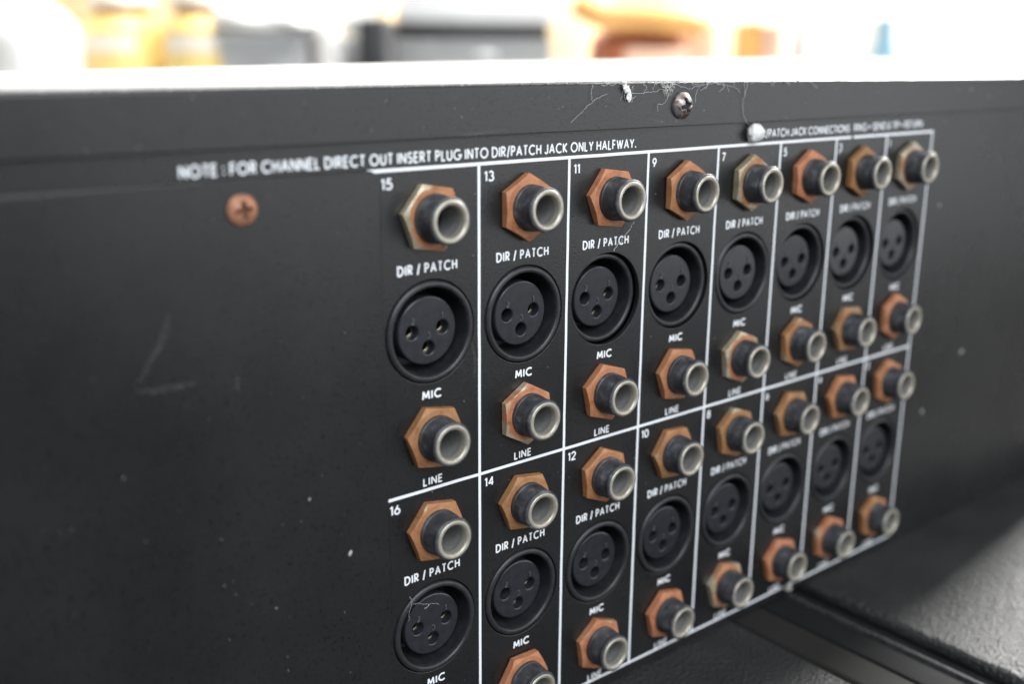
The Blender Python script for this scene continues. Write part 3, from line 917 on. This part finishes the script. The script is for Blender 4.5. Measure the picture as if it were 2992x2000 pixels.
def rlathe(name, prof, mat, parent=None, seg=40):
    vs, fs = lathe_y(prof, seg)
    vs = [(x, -z, y) for x, y, z in vs]
    o = mesh_obj(name, vs, fs, mat, parent, smooth=True, scale=1.0)
    b2 = bmesh.new(); b2.from_mesh(o.data); bmesh.ops.recalc_face_normals(b2, faces=b2.faces); b2.to_mesh(o.data); b2.free()
    o.data.set_sharp_from_angle(angle=math.radians(50)); return o
c_white = plain('white_plastic', (0.83, 0.83, 0.82), 0.4, 0, 0.04, 10)
c_tan = plain('tan_card', (0.66, 0.50, 0.29), 0.7, 0, 0.1, 12)
c_yel = plain('yellow_plastic', (0.84, 0.64, 0.25), 0.35, 0, 0.1, 10)
c_lab = plain('cream_label', (0.82, 0.76, 0.66), 0.6, 0, 0.05, 20)
c_org = plain('orange_lid', (0.58, 0.25, 0.05), 0.4, 0, 0.1, 20)
c_grey = plain('grey_plastic', (0.46, 0.475, 0.49), 0.5, 0, 0.08, 10)
c_blk = plain('black_appliance', (0.045, 0.045, 0.048), 0.4, 0, 0.15, 20)
c_mid = plain('mid_grey_appliance', (0.23, 0.235, 0.24), 0.4, 0, 0.1, 20)
c_sil = plain('silver_lid', (0.62, 0.63, 0.64), 0.4, 0.1, 0.05, 10)
c_lea = plain('red_brown_leather', (0.30, 0.095, 0.04), 0.45, 0, 0.2, 18, 0.3, 0.001, 90)
c_gold = plain('tan_leather', (0.55, 0.30, 0.085), 0.45, 0, 0.15, 18)
c_pink = plain('pale_pink_cloth', (0.55, 0.35, 0.26), 0.8, 0, 0.06, 10)
c_blue = plain('sky_blue_plastic', (0.13, 0.24, 0.31), 0.4, 0, 0.08, 15)
c_pale = plain('pale_grey_plastic', (0.36, 0.36, 0.36), 0.5, 0, 0.05, 15)
c_gnt = plain('cream_card', (0.76, 0.65, 0.43), 0.7, 0, 0.06, 15)

# white jug at far left
jug = rlathe('white_jug', [(0.001, 0), (.085, 0), (.092, .012), (.092, .10), (.085, .135), (.055, .165), (.032, .175), (.032, .20), (.001, .20)], c_white)
bplace(jug, -0.885, 2.00); tag(jug, 'white plastic jug at the far left of the background', 'jug')
tanb = rbox('tan_carton', (-.13, .13, -.08, .08, 0, .30), c_tan); bplace(tanb, -0.90, 2.35, 6); tag(tanb, 'tan cardboard carton behind the white jug', 'carton')
# two yellow jars
def jar(s, d, label):
    j = empty('yellow_jar'); bplace(j, s, d)
    rlathe('body', [(0.001, 0), (.068, 0), (.074, .01), (.074, .125), (.066, .148), (.050, .158), (.001, .158)], c_yel, j)
    rlathe('neck', [(.049, .1585), (.049, .172), (.001, .172)], c_org, j)
    rlathe('lid', [(.052, .1725), (.060, .175), (.060, .210), (.054, .216), (.001, .216)], c_lab, j)
    vs, fs = [], []
    for k in range(13):
        a = math.radians(-135 + 80*k/12)
        for z in (.092, .122): vs.append((.0752*math.cos(a), .0752*math.sin(a), z))
    for k in range(12): fs.append((2*k, 2*k+2, 2*k+3, 2*k+1))
    mesh_obj('paper_label', vs, fs, c_lab, j, smooth=True, scale=1.0)
    tag(j, label, 'jar', 'yellow jars behind the console'); return j
jar(-0.735, 2.05, 'yellow jar with cream label, left of the two, next to the white jug')
jar(-0.575, 2.02, 'yellow jar with cream label, right of the two, next to the grey bin')
yb = rbox('yellow_box', (-.15, .15, -.05, .05, 0, .24), c_gnt); bplace(yb, -0.66, 2.30, -3); tag(yb, 'cream yellow box standing behind the two yellow jars', 'box')
# grey bin with white cloth heaped on it
binn = empty('grey_bin'); bplace(binn, -0.452, 2.02)
vs = []; fs = []
for z, a, b in ((0, .075, .07), (.118, .084, .078), (.124, .090, .084), (.128, .090, .084), (.128, .082, .076), (.01, .072, .066)):
    for k in range(32):
        t = 2*math.pi*k/32; ex = 0.35
        cx, cy = math.cos(t), math.sin(t)
        vs.append((a*math.copysign(abs(cx)**ex, cx), b*math.copysign(abs(cy)**ex, cy), z))
for r_ in range(5):
    for k in range(32): fs.append((r_*32+k, r_*32+(k+1) % 32, (r_+1)*32+(k+1) % 32, (r_+1)*32+k))
fs.append(tuple(range(31, -1, -1))); fs.append(tuple(range(160, 192)))
mesh_obj('body', vs, fs, c_grey, binn, smooth=False, scale=1.0)
rbox('rim_handle', (-.03, .03, -.092, -.082, .040, .052), c_grey, binn, .003)
tag(binn, 'grey plastic bin heaped with white cloth', 'bin')
bm = bmesh.new(); bmesh.ops.create_uvsphere(bm, u_segments=48, v_segments=24, radius=1.0)
for v in bm.verts:
    p = v.co.copy()
    z = p.z*.060 if p.z > 0 else p.z*.012
    q = Vector((p.x*.114, p.y*.108, z))
    q *= 1 + .10*mnoise.noise(p*2.1) + .05*mnoise.noise(p*5)
    v.co = q
cl = bm_obj('white_cloth', bm, c_white, None, smooth=True); bplace(cl, -0.448, 2.02, 0, TT + .1405); tag(cl, 'crumpled white cloth piled on the grey bin', 'cloth')
tube = rlathe('white_bottle', [(0.001, 0), (.020, 0), (.023, .004), (.023, .12), (.018, .145), (.010, .155), (.010, .178), (.001, .178)], c_white)
bplace(tube, -0.330, 1.96); tag(tube, 'slim white bottle between the grey bin and the black printer', 'bottle')
ball = rlathe('white_ball', [(0.032*math.sin(math.pi*k/14) + .0001, .032 - .032*math.cos(math.pi*k/14)) for k in range(15)], c_white)
bplace(ball, -0.292, 2.06, 0, TT + .1225); tag(ball, 'small white ball on the left end of the grey printer', 'ball')
cb = rbox('cream_carton', (-.075, .075, -.06, .06, 0, .26), c_gnt); bplace(cb, -0.335, 2.35, 4); tag(cb, 'cream carton standing behind the white ball', 'carton')
# black printer
pr = empty('printer'); bplace(pr, -0.095, 2.12)
rbox('body', (-.235, .165, -.13, .15, 0, .122), c_mid, pr, .008)
rbox('output_slot', (-.12, .16, -.120, .12, .1225, .146), c_blk, pr, .003)
rbox('side_tower', (-.168, -.118, -.12, .15, .1225, .28), c_blk, pr, .006)
rbox('scanner_lid', (-.116, .172, -.14, .15, .1465, .180), c_sil, pr, .006)
rbox('paper_tray', (-.110, .165, -.136, .13, .181, .25), c_white, pr, .006)
rlathe('glint_disc', [(0.001, 0), (.022, 0), (.020, .008), (.001, .010)], c_sil, pr).location = (.045, -.1301, .088)  # pale disc standing in for a glint on the printer front
pr.children[-1].rotation_euler = (math.radians(90), 0, 0)
tag(pr, 'black and grey printer with pale lid in the background', 'printer')
# leather bag
bag = empty('leather_bag'); bplace(bag, 0.235, 2.05, 8)
bm = bmesh.new(); bmesh.ops.create_uvsphere(bm, u_segments=40, v_segments=24, radius=1.0)
for v in bm.verts:
    p = v.co
    ex = 0.55
    v.co = Vector((math.copysign(abs(p.x)**.7, p.x)*.088, math.copysign(abs(p.y)**.7, p.y)*.06, (math.copysign(abs(p.z)**ex, p.z)*.5 + .5)*.150))*(1 + .05*mnoise.noise(p*2))
bm_obj('body', bm, c_lea, bag, smooth=True)
bm = bmesh.new()
tube_pts(bm, smooth_path([(-.125, -.03, .185), (-.08, -.05, .160), (0, -.055, .158), (.07, -.05, .152), (.105, -.03, .152), (.115, .02, .135)], 8), .023, 14, True)
bm_obj('rolled_flap', bm, c_gold, bag, smooth=True)
bm = bmesh.new()
add_box(bm, -.04, .075, -.072, -.062, .018, .105, .006)
bm_obj('pocket', bm, c_pink, bag, angle=40)
tag(bag, 'red-brown leather bag with tan rolled flap in the background', 'bag')
pk = rbox('pink_cushion', (-.085, .085, -.05, .05, 0, .19), c_pink, None, .045, 6); bplace(pk, 0.345, 2.22, -10); tag(pk, 'pale pink cushion leaning behind the leather bag', 'cushion')
cc = rbox('cream_box', (-.05, .05, -.05, .05, 0, .28), c_gnt, None, .004); bplace(cc, 0.10, 2.35, 0); tag(cc, 'tall cream box between the printer and the leather bag', 'box')
bk1 = rbox('orange_book', (-.011, .011, -.07, .07, 0, .150), c_gold, None, .003); bplace(bk1, 0.436, 2.02, 0); tag(bk1, 'upright orange brown book right of the pink cushion', 'book')
bk2 = rbox('pale_book', (-.017, .017, -.07, .07, 0, .145), c_pink, None, .003); bplace(bk2, 0.467, 2.02, 0); tag(bk2, 'upright pale pink book beside the orange brown one', 'book')
pb = rlathe('grey_bottle', [(0.001, 0), (.020, 0), (.022, .005), (.021, .11), (.010, .15), (.008, .185), (.001, .185)], c_pale)
bplace(pb, 0.535, 2.02); tag(pb, 'slim pale grey bottle standing alone on the back table', 'bottle')
fun = rlathe('blue_funnel', [(.085, 0), (.082, .004), (.034, .070), (.016, .115), (.013, .160), (.010, .160), (.012, .115), (.030, .070), (.078, .004)], c_blue)
bplace(fun, 0.685, 2.0); tag(fun, 'sky blue plastic funnel standing on the back table', 'funnel')
cr1 = rbox('cream_crate', (-.20, .20, -.09, .09, 0, .33), c_gnt, None, .004); bplace(cr1, 0.02, 2.56, 3); tag(cr1, 'wide cream crate behind the printer', 'crate')
cr2 = rbox('tan_parcel', (-.07, .07, -.07, .07, 0, .21), c_tan, None, .004); bplace(cr2, -0.30, 2.52, -6); tag(cr2, 'tan parcel left of the wide cream crate, behind the printer', 'parcel')
cr3 = rbox('cream_parcel', (-.11, .11, -.06, .06, 0, .17), c_gnt, None, .004); bplace(cr3, 0.47, 2.36, 5); tag(cr3, 'low cream parcel behind the two upright books', 'parcel')
lid2 = rbox('pink_box', (-.14, .14, -.05, .05, 0, .30), c_pink, None, .01); bplace(lid2, 0.33, 2.60, -4); tag(lid2, 'tall pale pink box at the back behind the leather bag', 'box')
tin = rlathe('white_tin', [(0.001, 0), (.06, 0), (.062, .004), (.062, .15), (.058, .154), (.058, .165), (.001, .165)], c_pale); bplace(tin, 0.80, 2.28); tag(tin, 'grey round tin between the blue funnel and the white box', 'tin')
wb = rbox('white_box', (-.13, .13, -.10, .10, 0, .30), c_white, None, .005); bplace(wb, 0.90, 2.2, -12); tag(wb, 'large white box at the far right of the background', 'box')

# ------------------------------------------------------------------ render settings
scene.render.engine = 'CYCLES'
scene.render.resolution_x = 1024
scene.render.resolution_y = 685
